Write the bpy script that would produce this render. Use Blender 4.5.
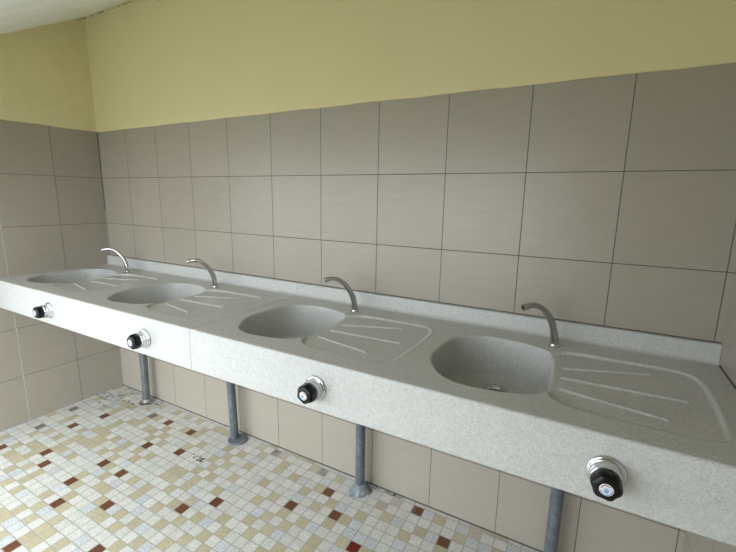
import bpy, bmesh, math, random
import numpy as np
from mathutils import Vector, Matrix

for o in list(bpy.data.objects):
    bpy.data.objects.remove(o)
SC = bpy.context.scene
COL = SC.collection

# ---------------------------------------------------------------- camera
# units are metres; x along the back wall from the left corner, y = 0 is the back wall, z up
CAM_R=(0.871335,0.490404,0.016682); CAM_U=(-0.107035,0.156778,0.981817); CAM_F=(-0.478872,0.857277,-0.189096); CAM_C=(2.95791,-1.59599,1.39977); FOCAL=410.656

cam_data = bpy.data.cameras.new('camera')
cam_data.sensor_width = 36.0
cam_data.lens = FOCAL * 36.0 / 736.0
cam_data.clip_start = 0.02
cam = bpy.data.objects.new('camera', cam_data)
COL.objects.link(cam)
cam.matrix_world = Matrix((
    (CAM_R[0], CAM_U[0], -CAM_F[0], CAM_C[0]),
    (CAM_R[1], CAM_U[1], -CAM_F[1], CAM_C[1]),
    (CAM_R[2], CAM_U[2], -CAM_F[2], CAM_C[2]),
    (0, 0, 0, 1)))
SC.camera = cam

# ---------------------------------------------------------------- sky and exposure
world = bpy.data.worlds.new('overcast_sky')
SC.world = world
world.use_nodes = True
wn = world.node_tree
bg = wn.nodes['Background']
tc = wn.nodes.new('ShaderNodeTexCoord')
sep = wn.nodes.new('ShaderNodeSeparateXYZ')
ramp = wn.nodes.new('ShaderNodeValToRGB')
ramp.color_ramp.elements[0].position = 0.0
ramp.color_ramp.elements[0].color = (0.88, 0.95, 1.0, 1)
ramp.color_ramp.elements[1].position = 0.7
ramp.color_ramp.elements[1].color = (0.85, 0.93, 0.98, 1)
wn.links.new(tc.outputs['Generated'], sep.inputs[0])
wn.links.new(sep.outputs['Z'], ramp.inputs[0])
wn.links.new(ramp.outputs[0], bg.inputs[0])
# the cloud is a little brighter towards plus x
glow = wn.nodes.new('ShaderNodeMapRange')
glow.inputs[1].default_value = 1.0; glow.inputs[2].default_value = -1.0
glow.inputs[3].default_value = 2.4; glow.inputs[4].default_value = 1.2
wn.links.new(sep.outputs['X'], glow.inputs[0])
wn.links.new(glow.outputs[0], bg.inputs[1])

SC.view_settings.view_transform = 'Standard'
SC.view_settings.look = 'None'
SC.view_settings.gamma = 1.0
SC.view_settings.use_curve_mapping = False
SC.view_settings.exposure = 1.62

# ---------------------------------------------------------------- materials
def srgb(r, g, b):
    f = lambda c: (c / 255 / 12.92) if c / 255 <= 0.04045 else ((c / 255 + 0.055) / 1.055) ** 2.4
    return (f(r), f(g), f(b), 1)

class NT:
    """small helper around a principled material's node tree"""
    def __init__(self, name, color=(0.5, 0.5, 0.5, 1), rough=0.5, metal=0.0, spec=0.5):
        self.m = bpy.data.materials.new(name)
        self.m.use_nodes = True
        self.t = self.m.node_tree
        self.b = self.t.nodes['Principled BSDF']
        self.b.inputs['Base Color'].default_value = color
        self.b.inputs['Roughness'].default_value = rough
        self.b.inputs['Metallic'].default_value = metal
        self.b.inputs['Specular IOR Level'].default_value = spec
    def n(self, kind, **kw):
        nd = self.t.nodes.new(kind)
        for k, v in kw.items():
            setattr(nd, k, v)
        return nd
    def l(self, a, b):
        self.t.links.new(a, b)
    def math(self, op, a, b=None, c=None, clamp=False):
        nd = self.n('ShaderNodeMath', operation=op, use_clamp=clamp)
        for i, v in enumerate((a, b, c)):
            if v is None: continue
            if isinstance(v, (int, float)): nd.inputs[i].default_value = v
            else: self.l(v, nd.inputs[i])
        return nd.outputs[0]
    def mix(self, fac, a, b, mode='MIX'):
        nd = self.n('ShaderNodeMix', data_type='RGBA', blend_type=mode)
        if isinstance(fac, (int, float)): nd.inputs[0].default_value = fac
        else: self.l(fac, nd.inputs[0])
        for i, v in ((6, a), (7, b)):
            if isinstance(v, tuple): nd.inputs[i].default_value = v
            else: self.l(v, nd.inputs[i])
        return nd.outputs[2]
    def noise(self, vec, scale, detail=2.0, rough=0.5):
        nd = self.n('ShaderNodeTexNoise')
        nd.inputs['Scale'].default_value = scale
        nd.inputs['Detail'].default_value = detail
        nd.inputs['Roughness'].default_value = rough
        self.l(vec, nd.inputs['Vector'])
        return nd.outputs[0]
    def step(self, v, lo, hi):
        nd = self.n('ShaderNodeMapRange', interpolation_type='SMOOTHSTEP')
        nd.inputs[1].default_value = lo
        nd.inputs[2].default_value = hi
        self.l(v, nd.inputs[0])
        return nd.outputs[0]
    def obj(self):
        return self.n('ShaderNodeTexCoord').outputs['Object']
    def xyz(self, v):
        s = self.n('ShaderNodeSeparateXYZ'); self.l(v, s.inputs[0]); return s.outputs
    def bump(self, h, strength, dist):
        nd = self.n('ShaderNodeBump')
        nd.inputs['Strength'].default_value = strength
        nd.inputs['Distance'].default_value = dist
        self.l(h, nd.inputs['Height'])
        self.l(nd.outputs[0], self.b.inputs['Normal'])

def wall_tile_material(name, axis, off, zoff, grout, pale=False):
    """square 30 cm beige-grey wall tiles with thin joints; axis 0 = along x, 1 = along y"""
    k = NT(name, rough=0.36, spec=0.75)
    P = k.obj(); S = k.xyz(P)
    a = k.math('DIVIDE', k.math('SUBTRACT', S[axis], off), 0.3)
    c = k.math('DIVIDE', k.math('SUBTRACT', S[2], zoff), 0.3)
    da = k.math('PINGPONG', a, 0.5); dc = k.math('PINGPONG', c, 0.5)
    d = k.math('MULTIPLY', k.math('MINIMUM', da, dc), 0.3)
    cell = k.n('ShaderNodeCombineXYZ')
    k.l(k.math('FLOOR', a), cell.inputs[0]); k.l(k.math('FLOOR', c), cell.inputs[1])
    wn_ = k.n('ShaderNodeTexWhiteNoise', noise_dimensions='3D'); k.l(cell.outputs[0], wn_.inputs[0])
    mp = k.n('ShaderNodeMapping'); mp.inputs['Scale'].default_value = (1, 1, 5) ; k.l(P, mp.inputs[0])
    fine = k.noise(mp.outputs[0], 9.0, 4.0, 0.6)
    cloud = k.noise(P, 2.5, 3.0)
    base = k.mix(k.step(fine, 0.3, 0.75), srgb(162, 154, 141), srgb(167, 159, 146))
    base = k.mix(k.math('MULTIPLY', cloud, 0.25), base, srgb(172, 165, 153))
    base = k.mix(k.math('MULTIPLY', wn_.outputs[0], 0.10), base, srgb(120, 116, 108))
    gm = k.step(d, 0.0008, 0.0017)
    if pale:                     # one joint was refilled with white grout
        near = k.math('LESS_THAN', k.math('ABSOLUTE', k.math('ADD', a, 1.0)), 0.02)
        grout = k.mix(near, grout, srgb(205, 203, 192))
    col = k.mix(gm, grout, base)
    k.l(col, k.b.inputs['Base Color'])
    k.l(k.mix(gm, (0.9, 0.9, 0.9, 1), (0.36, 0.36, 0.36, 1)), k.b.inputs['Roughness'])
    k.bump(gm, 0.5, 0.0015)
    return k.m

M = {}
M['tile_back'] = wall_tile_material('beige_wall_tile_back', 0, 0.0073, -0.0055, srgb(72, 68, 60))
M['tile_left'] = wall_tile_material('beige_wall_tile_left', 1, -0.2777, -0.0055, srgb(84, 80, 71), True)
M['tile_right'] = wall_tile_material('beige_wall_tile_right', 1, -0.28, -0.0055, srgb(80, 76, 68))

# yellow painted plaster with damp stain near the corner and the roof
k = NT('yellow_painted_plaster', rough=0.7, spec=0.25)
P = k.obj(); S = k.xyz(P)
n1 = k.noise(P, 3.0, 4.0); n2 = k.noise(P, 60.0, 3.0)
c = k.mix(n1, srgb(220, 211, 162), srgb(225, 216, 170))
damp = k.math('MULTIPLY', k.step(k.noise(P, 9.0, 4.0), 0.45, 0.75),
              k.math('SUBTRACT', 1.0, k.step(S[0], 0.0, 0.35)))
c = k.mix(k.math('MULTIPLY', damp, 0.12), c, srgb(170, 150, 80))
edge = k.math('ADD', S[2], k.math('MULTIPLY', S[1], -0.535))          # distance towards the roof line
mould = k.math('MULTIPLY', k.step(k.noise(P, 26.0, 4.0), 0.42, 0.62), k.step(edge, 2.464, 2.476))
mould = k.math('MULTIPLY', mould, k.math('SUBTRACT', 1.0, k.step(S[0], 0.6, 1.6)))
mould = k.math('MULTIPLY', mould, k.step(S[1], -0.12, -0.03))
spot = k.math('MULTIPLY', k.step(k.noise(P, 30.0, 2.0), 0.66, 0.72), k.step(edge, 2.38, 2.44))
mould = k.math('MAXIMUM', mould, k.math('MULTIPLY', k.math('MULTIPLY', spot, 0.6), k.step(S[1], -0.10, -0.03)))
c = k.mix(k.math('MULTIPLY', mould, 0.75), c, srgb(70, 62, 40))
k.l(c, k.b.inputs['Base Color']); k.bump(n2, 0.15, 0.002)
M['yellow'] = k.m

k = NT('white_roof_lining', rough=0.8, spec=0.2)
P = k.obj()
c = k.mix(k.step(k.noise(P, 4.0, 5.0), 0.4, 0.8), srgb(238, 238, 230), srgb(226, 226, 214))
k.l(c, k.b.inputs['Base Color']); M['ceiling'] = k.m

# floor mosaic: per-tile colour from the mesh, grain and joints from nodes
k = NT('glazed_floor_mosaic', rough=0.45, spec=0.4)
P = k.obj(); S = k.xyz(P)
at = k.n('ShaderNodeAttribute'); at.attribute_name = 'tile_colour'
PX, PY = 0.0525, 0.0529
xi = k.math('DIVIDE', k.math('SUBTRACT', k.math('ADD', S[0], k.math('MULTIPLY', S[1], 0.035)), 0.0084), PX)
yi = k.math('DIVIDE', k.math('ADD', S[1], 0.0505), PY)
dx = k.math('SUBTRACT', 0.5, k.math('PINGPONG', xi, 0.5))
dy = k.math('SUBTRACT', 0.5, k.math('PINGPONG', yi, 0.5))
d = k.math('MULTIPLY', k.math('MINIMUM', dx, dy), 0.0527)
gm = k.step(d, 0.0013, 0.0027)
spk = k.n('ShaderNodeTexVoronoi'); spk.inputs['Scale'].default_value = 210.0; k.l(P, spk.inputs['Vector'])
sp = k.step(k.xyz(spk.outputs['Color'])[0], 0.15, 0.95)
tint = k.mix(sp, (0.80, 0.80, 0.79, 1), (1.0, 1.0, 1.0, 1))
tint2 = k.mix(k.step(k.noise(P, 120.0, 2.0), 0.42, 0.6), (0.74, 0.76, 0.79, 1), (0.98, 0.98, 0.98, 1))
tint = k.mix(at.outputs['Alpha'], tint, tint2)
c = k.mix(1.0, at.outputs['Color'], tint, 'MULTIPLY')
c = k.mix(gm, srgb(166, 163, 152), c)
# pale cement smears left along the foot of the back wall and dust
smear = k.math('MULTIPLY', k.step(k.noise(P, 7.0, 4.0, 0.6), 0.42, 0.62), k.step(S[1], -0.16, -0.03))
c = k.mix(k.math('MULTIPLY', smear, 0.45), c, srgb(205, 203, 198))
dirt = k.math('MULTIPLY', k.step(k.noise(P, 14.0, 4.0, 0.7), 0.50, 0.72),
              k.math('MULTIPLY', k.step(S[1], -0.4, -0.05), k.math('SUBTRACT', 1.0, k.step(S[0], 0.25, 0.8))))
c = k.mix(k.math('MULTIPLY', dirt, 0.75), c, srgb(120, 112, 98))
k.l(c, k.b.inputs['Base Color']); k.bump(gm, 0.4, 0.001)
M['floor'] = k.m

# speckled cast resin stone
def resin(name, a, b, dark, light):
    k = NT(name, rough=0.38, spec=0.4)
    P = k.obj()
    v = k.n('ShaderNodeTexVoronoi'); v.inputs['Scale'].default_value = 330.0; k.l(P, v.inputs['Vector'])
    ch = k.xyz(v.outputs['Color'])
    c = k.mix(k.step(k.noise(P, 90.0, 3.0, 0.7), 0.35, 0.65), a, b)
    c = k.mix(k.step(ch[0], 0.80, 0.9), c, dark)
    c = k.mix(k.step(ch[1], 0.86, 0.95), c, light)
    k.l(c, k.b.inputs['Base Color']); return k.m
M['resin'] = resin('speckled_grey_resin_stone', srgb(188, 188, 186), srgb(198, 198, 196), srgb(178, 178, 176), srgb(205, 205, 203))

M['chrome'] = NT('polished_chrome', (0.58, 0.59, 0.60, 1), 0.08, 1.0).m
M['hole_shade'] = NT('painted_hole_shade', (0.015, 0.015, 0.015, 1), 0.6).m  # near-black paint for the shade inside drain and spout openings
M['black'] = NT('black_plastic', (0.004, 0.004, 0.0045, 1), 0.3, spec=0.3).m
M['white_cap'] = NT('white_cap_plastic', srgb(225, 230, 234), 0.3).m
M['red_mark'] = NT('red_mark', srgb(200, 60, 60), 0.4).m
M['blue_mark'] = NT('blue_mark', srgb(90, 130, 185), 0.4).m
M['seal'] = NT('dark_joint_sealant', srgb(84, 84, 80), 0.8).m
M['silicone'] = NT('grey_silicone', srgb(120, 120, 112), 0.5).m
M['crumb'] = NT('dark_dirt', srgb(78, 67, 54), 0.9).m
M['ground'] = NT('yard_bounce_grey', srgb(140, 136, 122), 0.9).m

def pipe_mat(name, c1, c2, rough, metal):
    k = NT(name, rough=rough, metal=metal)
    P = k.obj()
    c = k.mix(k.step(k.noise(P, 22.0, 5.0, 0.7), 0.45, 0.7), c1, c2)
    k.l(c, k.b.inputs['Base Color']); return k.m
M['pipe'] = pipe_mat('scuffed_grey_pipe', srgb(96, 104, 112), srgb(128, 134, 140), 0.38, 0.25)
M['steel_pipe'] = pipe_mat('galvanised_pipe', srgb(112, 118, 122), srgb(150, 154, 156), 0.3, 0.6)
M['cement'] = pipe_mat('blue_grey_sealing_compound', srgb(120, 127, 134), srgb(165, 170, 174), 0.7, 0.0)

# ---------------------------------------------------------------- object helpers
def link(name, me, mat=None, parent=None):
    o = bpy.data.objects.new(name, me)
    COL.objects.link(o)
    if me is not None and mat is not None:
        for m in (mat if isinstance(mat, (list, tuple)) else [mat]): me.materials.append(m)
    if parent is not None: o.parent = parent
    return o
def mesh_obj(name, bm, mat, parent=None, smooth=True, angle=40):
    me = bpy.data.meshes.new(name)
    bmesh.ops.recalc_face_normals(bm, faces=bm.faces[:])
    if smooth:
        lim = math.radians(angle)
        for f in bm.faces: f.smooth = True
        for e in bm.edges:
            if len(e.link_faces) == 2 and e.calc_face_angle(0) > lim: e.smooth = False
    bm.to_mesh(me); bm.free()
    return link(name, me, mat, parent)
def structure(o):
    o['kind'] = 'structure'; return o
def thing(name, label, cat, loc=(0, 0, 0), group=None):
    o = bpy.data.objects.new(name, None); COL.objects.link(o)
    o.location = loc; o['label'] = label; o['category'] = cat
    o.empty_display_size = 0.05
    if group: o['group'] = group
    return o
def copy_tree(o, parent=None):
    c = o.copy(); COL.objects.link(c)
    if parent is not None: c.parent = parent
    for ch in list(o.children): copy_tree(ch, c)
    return c
def add_box(bm, lo, hi):
    vs = [bm.verts.new((x, y, z)) for x in (lo[0], hi[0]) for y in (lo[1], hi[1]) for z in (lo[2], hi[2])]
    for f in ((0, 1, 3, 2), (4, 6, 7, 5), (0, 4, 5, 1), (2, 3, 7, 6), (0, 2, 6, 4), (1, 5, 7, 3)):
        bm.faces.new([vs[i] for i in f])
def add_lathe(bm, prof, seg=48, M_=None, cap0=True, cap1=True, rad=None):
    """prof = [(radius, height)] around z; rad(angle, i) may scale the radius"""
    rings = []
    for i, (r, h) in enumerate(prof):
        ring = []
        for s in range(seg):
            a = 2 * math.pi * s / seg
            q = r * (rad(a, i) if rad else 1)
            p = Vector((q * math.cos(a), q * math.sin(a), h))
            ring.append(bm.verts.new(M_ @ p if M_ else p))
        rings.append(ring)
    for a, b in zip(rings, rings[1:]):
        for s in range(seg):
            bm.faces.new((a[s], a[(s + 1) % seg], b[(s + 1) % seg], b[s]))
    if cap0: bm.faces.new(rings[0][::-1])
    if cap1: bm.faces.new(rings[-1])
def catmull(pts, n, closed=False):
    P = [Vector(p) for p in pts]; out = []; N = len(P)
    rng = range(N) if closed else range(N - 1)
    for i in rng:
        if closed: a, b, c, d = P[i - 1], P[i], P[(i + 1) % N], P[(i + 2) % N]
        else: a, b, c, d = P[max(i - 1, 0)], P[i], P[i + 1], P[min(i + 2, N - 1)]
        for k_ in range(n):
            t = k_ / n
            out.append(0.5 * ((2 * b) + (c - a) * t + (2 * a - 5 * b + 4 * c - d) * t * t + (3 * b - a - 3 * c + d) * t ** 3))
    if not closed: out.append(P[-1])
    return out
def add_tube(bm, pts, radii, seg=24, up=Vector((0.667, -0.745, 0)), squash=1.0):
    rings = []
    for i, p in enumerate(pts):
        t = (pts[min(i + 1, len(pts) - 1)] - pts[max(i - 1, 0)]).normalized()
        s = up.normalized(); n = t.cross(s).normalized()
        ring = [bm.verts.new(p + radii[i] * (math.cos(2 * math.pi * j / seg) * s * squash + math.sin(2 * math.pi * j / seg) * n)) for j in range(seg)]
        rings.append(ring)
    for a, b in zip(rings, rings[1:]):
        for j in range(seg): bm.faces.new((a[j], a[(j + 1) % seg], b[(j + 1) % seg], b[j]))
    bm.faces.new(rings[0][::-1]); bm.faces.new(rings[-1])

# ---------------------------------------------------------------- the room
LX = 3.325            # clear length between the side walls
YF = -1.40            # front edge of the shelter
ZT = 1.789            # top of the tiling
def roof_z(y): return 2.478 + 0.535 * y

bm = bmesh.new(); add_box(bm, (-0.15, 0, -0.05), (LX + 0.15, 0.15, ZT))
wb = structure(mesh_obj('wall_back', bm, M['tile_back'], smooth=False))
bm = bmesh.new(); add_box(bm, (-0.15, -1.25, -0.05), (0, 0, ZT))
wl = structure(mesh_obj('wall_left', bm, M['tile_left'], smooth=False))
bm = bmesh.new(); add_box(bm, (LX, -2.45, -0.05), (LX + 0.15, 0, ZT))
wr = structure(mesh_obj('wall_right', bm, M['tile_right'], smooth=False))

# the yellow plaster above the tiles stands a few millimetres proud with a soft lower lip
def plaster_x(name, parent):
    bm = bmesh.new()
    prof = [(0.0, ZT), (-0.003, ZT - 0.001), (-0.006, ZT + 0.001), (-0.008, ZT + 0.005), (-0.008, 2.60), (0.15, 2.60), (0.15, ZT)]
    n = 60; rings = []
    for i in range(n + 1):
        x = -0.15 + (LX + 0.30) * i / n
        w = 0.0012 * math.sin(i * 0.9) + 0.0008 * math.sin(i * 2.3)
        rings.append([bm.verts.new((x, y, z + (w if j < 4 else 0))) for j, (y, z) in enumerate(prof)])
    for a, b in zip(rings, rings[1:]):
        for j in range(len(prof)):
            bm.faces.new((a[j], a[(j + 1) % len(prof)], b[(j + 1) % len(prof)], b[j]))
    bm.faces.new(rings[0]); bm.faces.new(rings[-1][::-1])
    return mesh_obj(name, bm, M['yellow'], parent, angle=60)
def plaster_y(name, parent, x0, sgn):
    bm = bmesh.new()
    prof = [(0.0, ZT), (0.003, ZT - 0.001), (0.006, ZT + 0.001), (0.008, ZT + 0.005), (0.008, None), (-0.15, None), (-0.15, ZT)]
    n = 30; rings = []
    for i in range(n + 1):
        y = -0.002 + (YF + 0.002) * i / n
        w = 0.0012 * math.sin(i * 1.1)
        top = max(roof_z(y) + 0.05, ZT + 0.02)
        rings.append([bm.verts.new((x0 + sgn * a, y, (top if z is None else z + (w if j < 4 else 0)))) for j, (a, z) in enumerate(prof)])
    for a, b in zip(rings, rings[1:]):
        for j in range(len(prof)):
            bm.faces.new((a[j], a[(j + 1) % len(prof)], b[(j + 1) % len(prof)], b[j]))
    bm.faces.new(rings[0]); bm.faces.new(rings[-1][::-1])
    return mesh_obj(name, bm, M['yellow'], parent, angle=60)
plaster_x('painted_plaster', wb)
plaster_y('painted_plaster', wl, 0.0, 1)
plaster_y('painted_plaster', wr, LX, -1)

# sloping roof lining, high at the back wall and low at the open front
bm = bmesh.new()
XO = 2.55             # the open front runs from the left wall to the added wall
YR = -1.68            # roof edge, out of view, set by how far it shades the room
prof = [(0.15, roof_z(0.15)), (YR, roof_z(YR)), (YR, roof_z(YR) + 0.10), (0.15, roof_z(0.15) + 0.10)]
L = [bm.verts.new((-0.15, y, z)) for y, z in prof]; Rr_ = [bm.verts.new((LX + 0.15, y, z)) for y, z in prof]
for j in range(4): bm.faces.new((L[j], L[(j + 1) % 4], Rr_[(j + 1) % 4], Rr_[j]))
bm.faces.new(L[::-1]); bm.faces.new(Rr_)
ce = structure(mesh_obj('ceiling', bm, M['ceiling'], smooth=False))
# unseen front wall and flat lining, added to dim the right-hand side
zc_ = roof_z(YR)
bm = bmesh.new(); add_box(bm, (XO, -2.60, zc_), (LX + 0.15, YR, zc_ + 0.10))
mesh_obj('flat_lining_added', bm, M['ceiling'], ce, smooth=False)
bm = bmesh.new(); add_box(bm, (XO, -2.60, -0.03), (LX + 0.15, -2.45, zc_))
structure(mesh_obj('wall_front_added', bm, M['tile_back'], smooth=False))

# dark joints at the wall foot and in the left corner
bm = bmesh.new(); add_box(bm, (0, -0.004, 0), (LX, 0.0, 0.004))
structure(mesh_obj('trim_1', bm, M['seal'], smooth=False))
bm = bmesh.new(); add_box(bm, (0, -0.003, 1.28), (0.0035, 0.0, ZT))
structure(mesh_obj('trim_2', bm, M['seal'], smooth=False))

# floor: one quad per mosaic tile with its own colour
TILES = {
    'r': '3,14 5,8 6,5 8,12 10,13 14,2 15,10 15,13 16,6 17,15 18,2 18,10 19,19 20,5 21,13 25,16 27,10 29,8 35,5 37,2 39,4 45,0 48,2',
    'g': '12,13 15,14 16,11 16,18 17,9 17,16 18,19 19,11 20,14 21,10 22,13 23,11 23,16 24,3 24,5 24,7 24,12 26,8 26,13 28,2 28,9 28,14 29,6 30,4 30,10 33,7 33,11 34,2 35,4 36,1 36,8 38,6 39,3 41,4 41,5 41,7 42,5 43,5 44,2 45,4 46,0 47,2 50,1 51,1',
    'b': '3,7 3,8 3,11 4,10 4,13 5,14 6,3 6,4 6,14 7,13 8,7 8,9 8,10 9,14 10,4 10,7 10,9 10,16 11,4 11,11 11,15 12,2 12,7 12,16 13,0 14,4 14,7 14,8 15,0 15,3 15,5 15,9 15,12 15,15 15,18 16,4 16,7 16,10 16,13 16,16 17,2 17,5 17,8 17,11 17,14 17,17 17,19 18,7 18,12 18,15 19,1 19,2 19,12 19,16 19,18 20,4 20,10 20,13 20,17 21,3 21,14 22,7 22,8 22,10 22,11 22,14 23,7 23,8 23,13 24,2 24,4 24,6 24,9 24,14 25,3 25,5 25,7 25,8 25,11 25,13 26,2 26,4 26,6 26,10 26,15 27,0 27,12 27,14 28,1 28,3 28,5 28,7 28,11 29,10 29,13 30,12 31,1 31,2 31,4 31,9 31,11 32,6 32,10 32,12 33,2 33,5 33,8 34,0 34,7 34,9 35,3 35,6 35,8 36,2 36,7 36,10 37,0 37,4 37,6 37,9 38,3 39,5 39,7 39,8 40,4 41,3 41,6 43,2 43,6 45,3 46,2 47,0 48,3 49,1 50,0 52,1',
    'm': '1,6 2,10 11,2 29,0 35,0',
    'x': '42,6',
    'p': '27,9 30,0 42,1 43,0',
}

KIND = {}
for k_, s_ in TILES.items():
    for q in s_.split():
        a, b = q.split(','); KIND[(int(a), int(b))] = k_
rnd = random.Random(7)
def tile_rgba(i, j):
    kd = KIND.get((i, j))
    if kd is None:
        r = rnd.random()
        mapped = (13 < i < 50 and 1 <= j <= 16 and i * 1.0 > 10 + j * 0.2)
        if mapped: kd = 'w'
        elif KIND.get((i - 1, j)) in ('r',) : kd = 'w'
        else: kd = 'w' if r < 0.68 else 'b' if r < 0.87 else 'g' if (r < 0.97 or j < 18) else 'r'
    v = rnd.uniform(-5, 5)
    c = {'w': (220, 218, 211), 'b': (196, 185, 154), 'g': (212, 213, 213), 'r': (112, 70, 46), 'm': (134, 120, 112),
         'x': (110, 30, 24), 'p': (196, 182, 164)}[kd]
    c = [max(0, q + v + rnd.uniform(-.8, .8)) for q in c]
    lin = srgb(*c)
    return (lin[0], lin[1], lin[2], 1.0 if kd == 'g' else 0.0)
verts, faces, cols = [], [], []
def cut(x): return min(max(x, -0.15), LX + 0.15)
for j in range(-1, 46):
    y1 = min(-0.0505 - 0.0529 * (j - 0.5), 0.0); y0 = -0.0505 - 0.0529 * (j + 0.5)
    for i in range(-2, 68):
        q = []
        for (a, y) in ((i - 0.5, y0), (i + 0.5, y0), (i + 0.5, y1), (i - 0.5, y1)):
            q.append((cut(0.0084 + 0.0525 * a - 0.035 * y), y, 0.0))
        if q[1][0] - q[0][0] < 1e-4 or q[2][0] - q[3][0] < 1e-4: continue
        b_ = len(verts); verts += q; faces.append((b_, b_ + 1, b_ + 2, b_ + 3)); cols.append(tile_rgba(i, j))
me = bpy.data.meshes.new('floor'); me.from_pydata(verts, [], faces)
ca = me.color_attributes.new('tile_colour', 'FLOAT_COLOR', 'CORNER')
for fi, c in enumerate(cols):
    for s_ in range(4): ca.data[fi * 4 + s_].color = c
bm = bmesh.new(); bm.from_mesh(me); bmesh.ops.remove_doubles(bm, verts=bm.verts[:], dist=1e-5); bm.to_mesh(me); bm.free()
structure(link('floor', me, M['floor']))
bm = bmesh.new(); add_box(bm, (-9, -12, -0.25), (12, -2.40, -0.03))  # unseen yard, put in and toned to bounce daylight under the roof
yard = structure(mesh_obj('floor_yard', bm, M['ground'], smooth=False))

# ---------------------------------------------------------------- the two cast sink counters
ZC, YE, ZB = 0.910, -0.650, 0.747      # worktop height, front edge, lower edge of the apron
BOWL = [(-.332, -.235), (-.322, -.125), (-.290, -.062), (-.230, -.026), (-.150, -.020), (-.085, -.034), (-.022, -.060),
        (.006, -.108), (.014, -.190), (.019, -.265), (.017, -.335), (.008, -.388), (-.032, -.424), (-.105, -.444),
        (-.180, -.450), (-.250, -.425), (-.299, -.365), (-.326, -.305)]
DRAIN = [(-.03, -.10), (.0, -.072), (.03, -.044), (.07, -.031), (.14, -.028), (.22, -.028), (.30, -.028), (.345, -.036), (.375, -.062),
         (.388, -.11), (.392, -.20), (.390, -.30), (.384, -.40), (.372, -.436), (.33, -.450), (.25, -.451), (.20, -.449), (.143, -.444),
         (.09, -.440), (.055, -.430), (.03, -.405), (.012, -.365), (-.05, -.33), (-.08, -.2)]
RIBS = [((.047, -.174), (.266, -.097)), ((.047, -.251), (.332, -.249)), ((.049, -.331), (.276, -.387))]
bowl_poly = np.array([(p.x, p.y) for p in catmull([(x, y, 0) for x, y in BOWL], 8, True)])
drain_poly = np.array([(p.x, p.y) for p in catmull([(x, y, 0) for x, y in DRAIN], 4, True)])

def seg_dist(P, a, b):
    d = b - a; t = np.clip(((P - a) @ d) / (d @ d), 0, 1)
    return np.linalg.norm(P - (a + t[:, None] * d), axis=1), t
def sdf(P, poly):
    """signed distance to a closed polygon, negative inside"""
    best = np.full(len(P), 1e9); inside = np.zeros(len(P), bool)
    for i in range(len(poly)):
        a, b = poly[i - 1], poly[i]
        dd, _ = seg_dist(P, a, b); best = np.minimum(best, dd)
        c = (a[1] > P[:, 1]) != (b[1] > P[:, 1])
        with np.errstate(divide='ignore', invalid='ignore'):
            xx = (b[0] - a[0]) * (P[:, 1] - a[1]) / (b[1] - a[1]) + a[0]
        inside ^= c & (P[:, 0] < xx)
    return np.where(inside, -best, best)
def smooth01(t):
    t = np.clip(t, 0, 1); return t * t * (3 - 2 * t)
def height(P, fx):
    """worktop relief around one sink; P in counter coordinates"""
    Q = P - np.array([fx, SY]); h = np.zeros(len(P))
    m = (Q[:, 0] > -.12) & (Q[:, 0] < .42) & (Q[:, 1] > -.48)
    q = Q[m]
    if len(q) == 0: return h
    d = sdf(q, drain_poly)
    depth = 0.0085 - 0.0035 * smooth01(q[:, 0] / 0.38)
    depth = depth * (1 - 0.75 * smooth01((-q[:, 1] - 0.30) / 0.15) * smooth01((q[:, 0] - 0.10) / 0.15))
    hh = -depth * smooth01(-d / 0.009)
    hh += 0.0012 * np.exp(-((d - 0.003) / 0.005) ** 2) * smooth01((q[:, 0]) / 0.05) * smooth01((q[:, 1] + .43) / .06)     # soft raised bead round the recess
    for a, b in RIBS:
        dd, t = seg_dist(q, np.array(a), np.array(b))
        w = 0.0062 - 0.0022 * t
        hh += 0.0052 * smooth01((w - dd) / (w * 0.75))
    h[m] = hh
    return h

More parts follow.
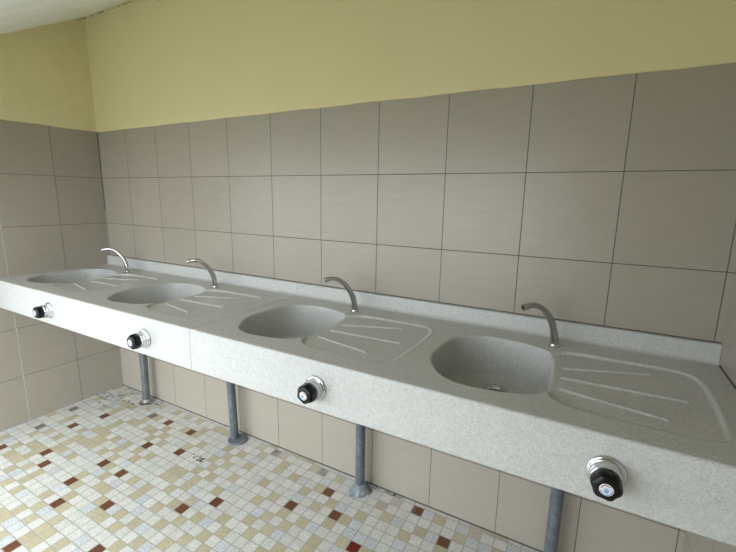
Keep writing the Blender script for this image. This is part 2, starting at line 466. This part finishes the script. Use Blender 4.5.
RIM = 0.0065
SY = -0.117            # line of the spout bases
def build_counter(x0, x1, sinks, root, silicone_right):
    # grid lines, finer across the draining boards
    def fine(x): return any(fx - 0.34 < x < fx + 0.40 for fx in sinks)
    xs = [x0]
    while xs[-1] < x1 - 1e-6: xs.append(min(xs[-1] + (0.0034 if fine(xs[-1]) else 0.008), x1))
    xs = np.array(xs); ys = np.arange(YE + RIM, -0.0199, (-0.02 - YE - RIM) / 228 * 0.999999)
    nx, ny = len(xs), len(ys)
    X, Y = np.meshgrid(xs, ys, indexing='ij'); P = np.stack([X.ravel(), Y.ravel()], 1)
    sd = np.full(len(P), 1e9); near = np.zeros(len(P), int)
    for si, fx in enumerate(sinks):
        Q = P - np.array([fx, SY]); m = (Q[:, 0] > -.36) & (Q[:, 0] < .05)
        s_ = np.full(len(P), 1e9); s_[m] = sdf(Q[m], bowl_poly)
        near = np.where(s_ < sd, si, near); sd = np.minimum(sd, s_)
    keep = sd > RIM * 0.95
    idx = np.arange(nx * ny).reshape(nx, ny)
    A, B, Cc, D = idx[:-1, :-1].ravel(), idx[1:, :-1].ravel(), idx[1:, 1:].ravel(), idx[:-1, 1:].ravel()
    ok = keep[A] & keep[B] & keep[Cc] & keep[D]
    F = np.stack([A, B, Cc, D], 1)[ok]
    used = np.zeros(nx * ny, bool); used[F.ravel()] = True
    # boundary edges round the bowls
    cnt = {}
    for f in F.tolist():
        for a, b in ((f[0], f[1]), (f[1], f[2]), (f[2], f[3]), (f[3], f[0])):
            kk = (a, b) if a < b else (b, a)
            if kk in cnt: cnt[kk] = None
            else: cnt[kk] = (a, b)
    be = [v for v in cnt.values() if v is not None]
    hole = [(a, b) for a, b in be if sd[a] < 0.03 and sd[b] < 0.03]
    hv = sorted({v for e in hole for v in e})
    # slide those vertices onto the rim curve
    hvP = P[hv].copy()
    nrm = np.zeros_like(hvP)
    for it in range(4):
        for si, fx in enumerate(sinks):
            m = near[hv] == si
            if not m.any(): continue
            Q = hvP[m] - np.array([fx, SY]); e = 5e-4
            s0 = sdf(Q, bowl_poly)
            g = np.stack([sdf(Q + [e, 0], bowl_poly) - sdf(Q - [e, 0], bowl_poly), sdf(Q + [0, e], bowl_poly) - sdf(Q - [0, e], bowl_poly)], 1)
            g /= np.linalg.norm(g, axis=1)[:, None] + 1e-12
            hvP[m] -= g * (s0 - RIM)[:, None]; nrm[m] = g
    P[hv] = hvP
    h = np.zeros(len(P))
    for fx in sinks: h += height(P, fx)
    V = np.column_stack([P, ZC + h]).tolist()
    faces = F.tolist()
    cx = P[F].mean(1)
    tag = np.zeros(len(F), int)
    for si, fx in enumerate(sinks):
        rx, ry = cx[:, 0] - fx, cx[:, 1] - SY
        hold = (rx > -0.02) & (rx < 0.405) & (ry < -0.016) & (ry > -0.465)
        # follow the bowl rim on the left, leaving a strip of worktop in front of it
        tag[hold & (sdf(np.stack([rx, ry], 1), drain_poly) < 0.012)] = 10 + si
    tags = tag.tolist()
    # rounded rim, wall, floor of each bowl
    def add(p): V.append(tuple(p)); return len(V) - 1
    for si, fx in enumerate(sinks):
        ed = [(a, b) for a, b in hole if near[a] == si]
        vs = sorted({v for e in ed for v in e}); loc = {v: n_ for n_, v in enumerate(vs)}
        base = np.array([V[v] for v in vs]); nn = np.array([nrm[hv.index(v)] for v in vs])
        cur = list(vs)
        cen = np.array([fx - 0.160, SY - 0.235]); dr = np.array([fx - 0.163, SY - 0.115])
        rings = []
        for a in (18, 36, 54, 72, 90):
            t = math.radians(a)
            p = base.copy(); p[:, :2] -= nn * RIM * math.sin(t); p[:, 2] -= RIM * (1 - math.cos(t)); rings.append((p, 0))
        wall = rings[-1][0]
        zf = ZC - 0.150
        for u_ in np.linspace(0.08, 1.0, 14):             # nearly upright wall, a few per cent of draft
            p = wall.copy(); s_ = 1 - 0.06 * u_
            p[:, :2] = cen + (wall[:, :2] - cen) * s_; p[:, 2] = wall[:, 2] + (zf + 0.024 - wall[:, 2]) * u_; rings.append((p, 1))
        low = rings[-1][0]
        for a in np.linspace(10, 90, 9):                  # big fillet into the floor
            t = math.radians(a); dirv = (cen - low[:, :2]); ln = np.linalg.norm(dirv, axis=1)[:, None]
            p = low.copy(); p[:, :2] += dirv / ln * 0.024 * (1 - math.cos(t)); p[:, 2] = zf + 0.024 * (1 - math.sin(t)); rings.append((p, 1))
        fl = rings[-1][0]
        ang = np.arctan2(fl[:, 1] - dr[1], fl[:, 0] - dr[0]); circ = dr + 0.040 * np.stack([np.cos(ang), np.sin(ang)], 1)
        for u_ in np.linspace(0.15, 1.0, 8):
            p = fl.copy(); p[:, :2] = fl[:, :2] * (1 - u_) + circ * u_; p[:, 2] = zf - 0.006 * u_; rings.append((p, 1))
        for (p, isb) in rings:
            new = [add(q) for q in p]
            for a, b in ed:
                ia, ib = loc[a], loc[b]
                faces.append([cur[ib], cur[ia], new[ia], new[ib]]); tags.append(20 + si if isb else 0)
            cur = new
    # front: rounded nose, apron, return under the apron
    row = [int(idx[i, 0]) for i in range(nx)]
    prof = [(YE + RIM - RIM * math.sin(math.radians(a)), ZC - RIM * (1 - math.cos(math.radians(a)))) for a in (20, 40, 60, 75, 90)]
    prof += [(YE, ZC - 0.05), (YE, ZC - 0.10), (YE, ZB + 0.004), (YE + 0.001, ZB + 0.001), (YE + 0.004, ZB), (YE + 0.024, ZB), (YE + 0.026, ZB + 0.002), (YE + 0.026, ZC - 0.03)]
    for pi, (y, z) in enumerate(prof):
        new = [add((xs[i], y, z)) for i in range(nx)]
        for i in range(nx - 1):
            faces.append([row[i], new[i], new[i + 1], row[i + 1]]); tags.append(0 if pi < 5 else 5)
        row = new
    # ends of the slab
    for side, i in ((0, 0), (1, nx - 1)):
        top = [int(idx[i, j]) for j in range(ny)]
        low_ = [add((xs[i], ys[j], ZC - 0.03)) for j in range(ny)]
        for j in range(ny - 1):
            f = [top[j], top[j + 1], low_[j + 1], low_[j]]
            faces.append(f if side else f[::-1]); tags.append(0)
    V = np.array(V); tags = np.array(tags)
    full = bpy.data.meshes.new('full'); full.from_pydata(V.tolist(), [], faces); full.update()
    vn = np.zeros(len(V) * 3, dtype=np.float32); full.vertices.foreach_get('normal', vn); vn = vn.reshape(-1, 3)
    bpy.data.meshes.remove(full)
    FA = np.array(faces)
    def part(name, sel, parent, mat=M['resin']):
        fa = FA[sel]; u, inv = np.unique(fa.ravel(), return_inverse=True)
        me = bpy.data.meshes.new(name); me.from_pydata(V[u].tolist(), [], inv.reshape(-1, 4).tolist()); me.update()
        me.polygons.foreach_set('use_smooth', [True] * len(me.polygons))
        me.normals_split_custom_set_from_vertices(vn[u].tolist())
        return link(name, me, mat, parent)
    part('worktop', tags == 0, root)
    part('front_apron', tags == 5, root)
    for si, fx in enumerate(sinks):
        part('draining_board', tags == 10 + si, root)
        bowl = part('sink_bowl', tags == 20 + si, root)
        bm = bmesh.new()
        T = Matrix.Translation((fx - 0.163, SY - 0.115, ZC - 0.157))
        add_lathe(bm, [(0.034, 0.0), (0.041, 0.0005), (0.0425, 0.002), (0.041, 0.0034), (0.036, 0.0034), (0.031, 0.001), (0.028, -0.004), (0.026, -0.006), (0.010, -0.006)], 40, T, False, True)
        dr_ = mesh_obj('drain', bm, M['chrome'], bowl)
        bm = bmesh.new()
        for q in range(8):
            a = q * math.pi / 4
            add_lathe(bm, [(0.0038, -0.0058), (0.0038, -0.0050)], 12, T @ Matrix.Translation((0.018 * math.cos(a), 0.018 * math.sin(a), 0)))
        add_lathe(bm, [(0.005, -0.0058), (0.005, -0.0050)], 12, T)
        hl = mesh_obj('drain_hole_shade', bm, M['hole_shade'], bowl)  # dark discs in place of shaded holes
    # coved upstand along the wall
    bm = bmesh.new()
    pf = [(-0.034, ZC - 0.003), (-0.034, ZC + 0.0003), (-0.029, ZC + 0.0016), (-0.0245, ZC + 0.005), (-0.0215, ZC + 0.010), (-0.020, ZC + 0.016), (-0.0195, 0.966), (-0.0185, 0.970), (-0.015, 0.9725), (-0.001, 0.9725), (-0.001, ZC - 0.003)]
    a_ = [bm.verts.new((x0, y, z)) for y, z in pf]; b_ = [bm.verts.new((x1, y, z)) for y, z in pf]
    for j in range(len(pf)): bm.faces.new((a_[j], a_[(j + 1) % len(pf)], b_[(j + 1) % len(pf)], b_[j]))
    bm.faces.new(a_); bm.faces.new(b_[::-1])
    mesh_obj('upstand', bm, M['resin'], root, angle=35)
    # grey sealant line on top of the upstand against the tiles
    bm = bmesh.new(); add_box(bm, (x0, -0.0035, 0.9715), (x1, -0.0005, 0.9755))
    mesh_obj('sealant', bm, M['seal'], root, smooth=False)

XS = 1.675
FX = [0.402, 1.204, 2.070, 2.865]
c1 = thing('sink_counter', 'speckled grey cast sink counter in the left corner with the two farthest bowls', 'sink counter')
build_counter(0.0012, XS - 0.0008, FX[:2], c1, False)
c2 = thing('sink_counter', 'speckled grey cast sink counter against the right wall with the two nearest bowls', 'sink counter')
build_counter(XS + 0.0008, LX - 0.0012, FX[2:], c2, True)
# silicone in the joint between the slabs and against the right wall
bm = bmesh.new()
add_box(bm, (XS - 0.0007, YE + 0.002, ZB + 0.002), (XS + 0.0007, -0.02, ZC - 0.0015))
add_box(bm, (XS - 0.0007, -0.02, ZC - 0.0015), (XS + 0.0007, -0.002, 0.971))
mesh_obj('joint_filler', bm, M['silicone'], c2, smooth=False)
bm = bmesh.new(); add_box(bm, (LX - 0.004, YE + 0.004, ZC - 0.002), (LX - 0.0003, -0.034, ZC + 0.002))
mesh_obj('wall_sealant', bm, M['seal'], c2, smooth=False)

# ---------------------------------------------------------------- spouts
SP_LAB = ['curved chrome spout beside the farthest sink, nearest the left corner',
          'curved chrome spout beside the second sink from the left wall',
          'curved chrome spout beside the third sink from the left wall',
          'curved chrome spout beside the nearest sink, by the right wall']
SPX = [0.400, 1.196, 2.069, 2.865]
def make_spout():
    t = thing('chrome_spout', SP_LAB[0], 'faucet', (SPX[0], SY, ZC), 'chrome spouts on the sink counters')
    bm = bmesh.new()
    add_lathe(bm, [(0.021, 0.0), (0.0215, 0.0012), (0.020, 0.003), (0.0155, 0.0042), (0.0145, 0.008), (0.0135, 0.010)], 40)
    mesh_obj('base_ring', bm, M['chrome'], t)
    d = Vector((-0.745, -0.667, 0))
    ctl = [(0.000, 0.006), (0.001, 0.030), (0.007, 0.058), (0.020, 0.088), (0.040, 0.117), (0.066, 0.139), (0.095, 0.1480), (0.122, 0.1435)]
    pts = catmull([d * s + Vector((0, 0, z)) for s, z in ctl], 7)
    n = len(pts); rad = [0.0142 - 0.0046 * min(1, i / (n * 0.75)) for i in range(n)]
    bm = bmesh.new(); add_tube(bm, pts, rad, 28)
    sp = mesh_obj('spout', bm, M['chrome'], t)
    tip = pts[-1]; ax = (Vector((-0.66, -0.72, -0.26))).normalized()
    Rm = ax.to_track_quat('Z', 'Y').to_matrix().to_4x4()
    T = Matrix.Translation(tip - ax * 0.006) @ Rm
    bm = bmesh.new()
    add_lathe(bm, [(0.0085, 0.0), (0.0112, 0.001), (0.0116, 0.003), (0.0116, 0.015), (0.0108, 0.0165), (0.0080, 0.0165), (0.0075, 0.012)], 32, T)
    ae = mesh_obj('aerator', bm, M['chrome'], t)
    bm = bmesh.new(); add_lathe(bm, [(0.0072, 0.0122), (0.0072, 0.0135)], 24, T)
    mesh_obj('outlet_shade', bm, M['hole_shade'], ae)  # dark disc for the shade inside the nozzle
    return t
proto = make_spout()
for i in range(1, 4):
    c = copy_tree(proto); c.location = (SPX[i], SY, ZC); c['label'] = SP_LAB[i]

# ---------------------------------------------------------------- valves on the apron
KP = [(0.6190, 0.8200), (1.3960, 0.8200), (2.2530, 0.8230), (3.0270, 0.8235)]
K_LAB = ['black tap knob with chrome collar on the counter front, nearest the left wall',
         'black tap knob with chrome collar on the counter front, second from the left wall',
         'black tap knob with chrome collar on the counter front, third from the left wall',
         'black tap knob with chrome collar on the counter front, nearest the right wall']
def make_knob():
    t = thing('tap_knob', K_LAB[0], 'tap', (KP[0][0], YE, KP[0][1]), 'tap knobs on the counter front')
    Rm = Matrix.Rotation(math.radians(90), 4, 'X')         # local z becomes -y (out of the apron)
    bm = bmesh.new()
    add_lathe(bm, [(0.0395, 0.0003), (0.0400, 0.0015), (0.0390, 0.0040), (0.0365, 0.0056), (0.0345, 0.0062)], 56, Rm)
    mesh_obj('collar', bm, M['chrome'], t)
    bm = bmesh.new()
    add_lathe(bm, [(0.0345, 0.0062), (0.0345, 0.0100), (0.0330, 0.0110), (0.0325, 0.0200), (0.0315, 0.0210), (0.0310, 0.0290), (0.0285, 0.0312), (0.0200, 0.0312)], 56, Rm)
    mesh_obj('valve_body', bm, M['chrome'], t)
    bm = bmesh.new()
    lob = lambda a, i: 1.0 + 0.055 * math.cos(6 * a) if 1 <= i <= 6 else 1.0
    add_lathe(bm, [(0.022, 0.0300), (0.0270, 0.0305), (0.0290, 0.0330), (0.0292, 0.0440), (0.0282, 0.0530), (0.0262, 0.0575), (0.0230, 0.0602), (0.0150, 0.0612)], 96, Rm, rad=lob)
    g = mesh_obj('grip', bm, M['black'], t)
    bm = bmesh.new()
    add_lathe(bm, [(0.0128, 0.0605), (0.0132, 0.0620), (0.0124, 0.0632), (0.006, 0.0638)], 40, Rm)
    cap = mesh_obj('cap', bm, M['white_cap'], t)
    # printed ring: red on one side, blue on the other, and a small blue figure in the middle
    def arc(name, mat, a0, a1, r0, r1, n=18):
        bm = bmesh.new(); A = []; B = []
        for q in range(n + 1):
            a = math.radians(a0 + (a1 - a0) * q / n)
            for L_, r in ((A, r0), (B, r1)):
                L_.append(bm.verts.new(Rm @ Vector((r * math.cos(a), r * math.sin(a), 0.06345))))
        C2 = [bm.verts.new(v.co + Vector((0, -0.0003, 0))) for v in A]; D2 = [bm.verts.new(v.co + Vector((0, -0.0003, 0))) for v in B]
        for q in range(n):
            bm.faces.new((C2[q], C2[q + 1], D2[q + 1], D2[q])); bm.faces.new((A[q], A[q + 1], C2[q + 1], C2[q])); bm.faces.new((B[q], B[q + 1], D2[q + 1], D2[q]))
        return mesh_obj(name, bm, mat, cap, smooth=False)
    arc('red_ring', M['red_mark'], 60, 175, 0.0096, 0.0112)
    arc('blue_ring', M['blue_mark'], -160, 20, 0.0096, 0.0112)
    bm = bmesh.new()
    for (x, z, w, h) in ((-0.003, 0, 0.0018, 0.006), (0.0, 0.0005, 0.0018, 0.008), (0.003, 0, 0.0018, 0.006), (0.0, -0.004, 0.0078, 0.0022)):
        add_box(bm, (x - w / 2, -0.0642, z - h / 2), (x + w / 2, -0.0636, z + h / 2))
    mesh_obj('blue_figure', bm, M['blue_mark'], cap, smooth=False)
    return t
kp = make_knob()
for i in range(1, 4):
    c = copy_tree(kp); c.location = (KP[i][0], YE, KP[i][1]); c['label'] = K_LAB[i]
    c.rotation_euler = (0, math.radians((0, 17, 34, 9)[i]), 0)

# ---------------------------------------------------------------- pipes under the counters
PX_ = [(0.412, 0.395), (1.203, 1.234), (2.079, 2.081), (2.928, 2.926)]
P_LAB = ['shiny grey metal pipe under the counter nearest the left corner, dirt round its foot',
         'grey pipe under the counter with a wide round floor flange, second from the left corner',
         'grey pipe under the counter with lumpy sealing compound at its foot',
         'grey pipe under the counter nearest the right wall, its foot out of view']
for i, (xt, xb) in enumerate(PX_):
    t = thing('support_pipe', P_LAB[i], 'pipe', (xb, -0.07, 0.0), 'pipes under the sink counters')
    mat = M['steel_pipe'] if i == 0 else M['pipe']
    bm = bmesh.new()
    pts = [Vector((0, 0, 0.002)) + Vector((xt - xb, 0, 0.83)) * (q / 12) for q in range(13)]
    add_tube(bm, pts, [0.0232] * 13, 32, up=Vector((1, 0, 0)))
    mesh_obj('pipe', bm, mat, t)
    bm = bmesh.new()
    if i == 0:
        add_lathe(bm, [(0.050, 0.0005), (0.050, 0.003), (0.046, 0.006), (0.030, 0.010), (0.0265, 0.030), (0.0235, 0.032)], 40)
        mesh_obj('floor_flange', bm, M['chrome'], t)
    elif i == 1:
        add_lathe(bm, [(0.054, 0.0005), (0.055, 0.008), (0.052, 0.011), (0.030, 0.0125)], 48, Matrix.Translation((0.026, -0.002, 0)))
        mesh_obj('floor_flange', bm, M['pipe'], t)
    else:
        rr = random.Random(i); ph = [rr.uniform(0, 6) for _ in range(5)]
        lump = lambda a, q: 1 + (0.16 * math.sin(2 * a + ph[0]) + 0.10 * math.sin(5 * a + ph[1] + q) + 0.06 * math.sin(9 * a + ph[2])) * max(0, 1 - q / 5)
        add_lathe(bm, [(0.050, 0.0005), (0.048, 0.005), (0.038, 0.011), (0.033, 0.022), (0.030, 0.038), (0.0245, 0.046)], 64, Matrix.Translation((0.004, 0, 0)), rad=lump)
        mesh_obj('sealing_compound', bm, M['cement'], t)

# ---------------------------------------------------------------- dirt on the floor
def crumbs(name, label, cx, cy, sx, sy, n, s0, s1, seed):
    r = random.Random(seed); bm = bmesh.new()
    for _ in range(n):
        x = min(max(r.gauss(cx, sx), 0.008), LX - 0.01); y = min(r.gauss(cy, sy), -0.009)
        s = r.uniform(s0, s1); a = r.uniform(0, 6.28); el = r.uniform(1, 2.6)
        m = Matrix.Translation((x, y, 0.0005)) @ Matrix.Rotation(a, 4, 'Z')
        vs = [bm.verts.new(m @ Vector((el * s * math.cos(q * 1.047) * r.uniform(.7, 1.2), s * math.sin(q * 1.047) * r.uniform(.7, 1.2), 0))) for q in range(6)]
        tp = bm.verts.new(m @ Vector((0, 0, s * 0.6)))
        for q in range(6): bm.faces.new((vs[q], vs[(q + 1) % 6], tp))
        bm.faces.new(vs[::-1])
    o = mesh_obj(name, bm, M['crumb'], smooth=False)
    o['label'] = label; o['category'] = 'dirt'; o['kind'] = 'stuff'
crumbs('dirt_crumbs', 'brown leaf crumbs and dirt on the mosaic in the left corner', 0.16, -0.11, 0.11, 0.07, 70, 0.0015, 0.006, 1)
crumbs('dirt_crumbs', 'dark dirt round the foot of the pipe nearest the left corner', 0.45, -0.045, 0.05, 0.02, 40, 0.002, 0.005, 2)
crumbs('dirt_crumbs', 'small dark clump of dirt on the mosaic in front of the sinks', 1.205, -0.300, 0.022, 0.012, 22, 0.0015, 0.005, 3)
crumbs('dirt_crumbs', 'dark crumbs along the wall foot right of the lumpy pipe', 2.19, -0.013, 0.045, 0.004, 26, 0.0015, 0.004, 4)
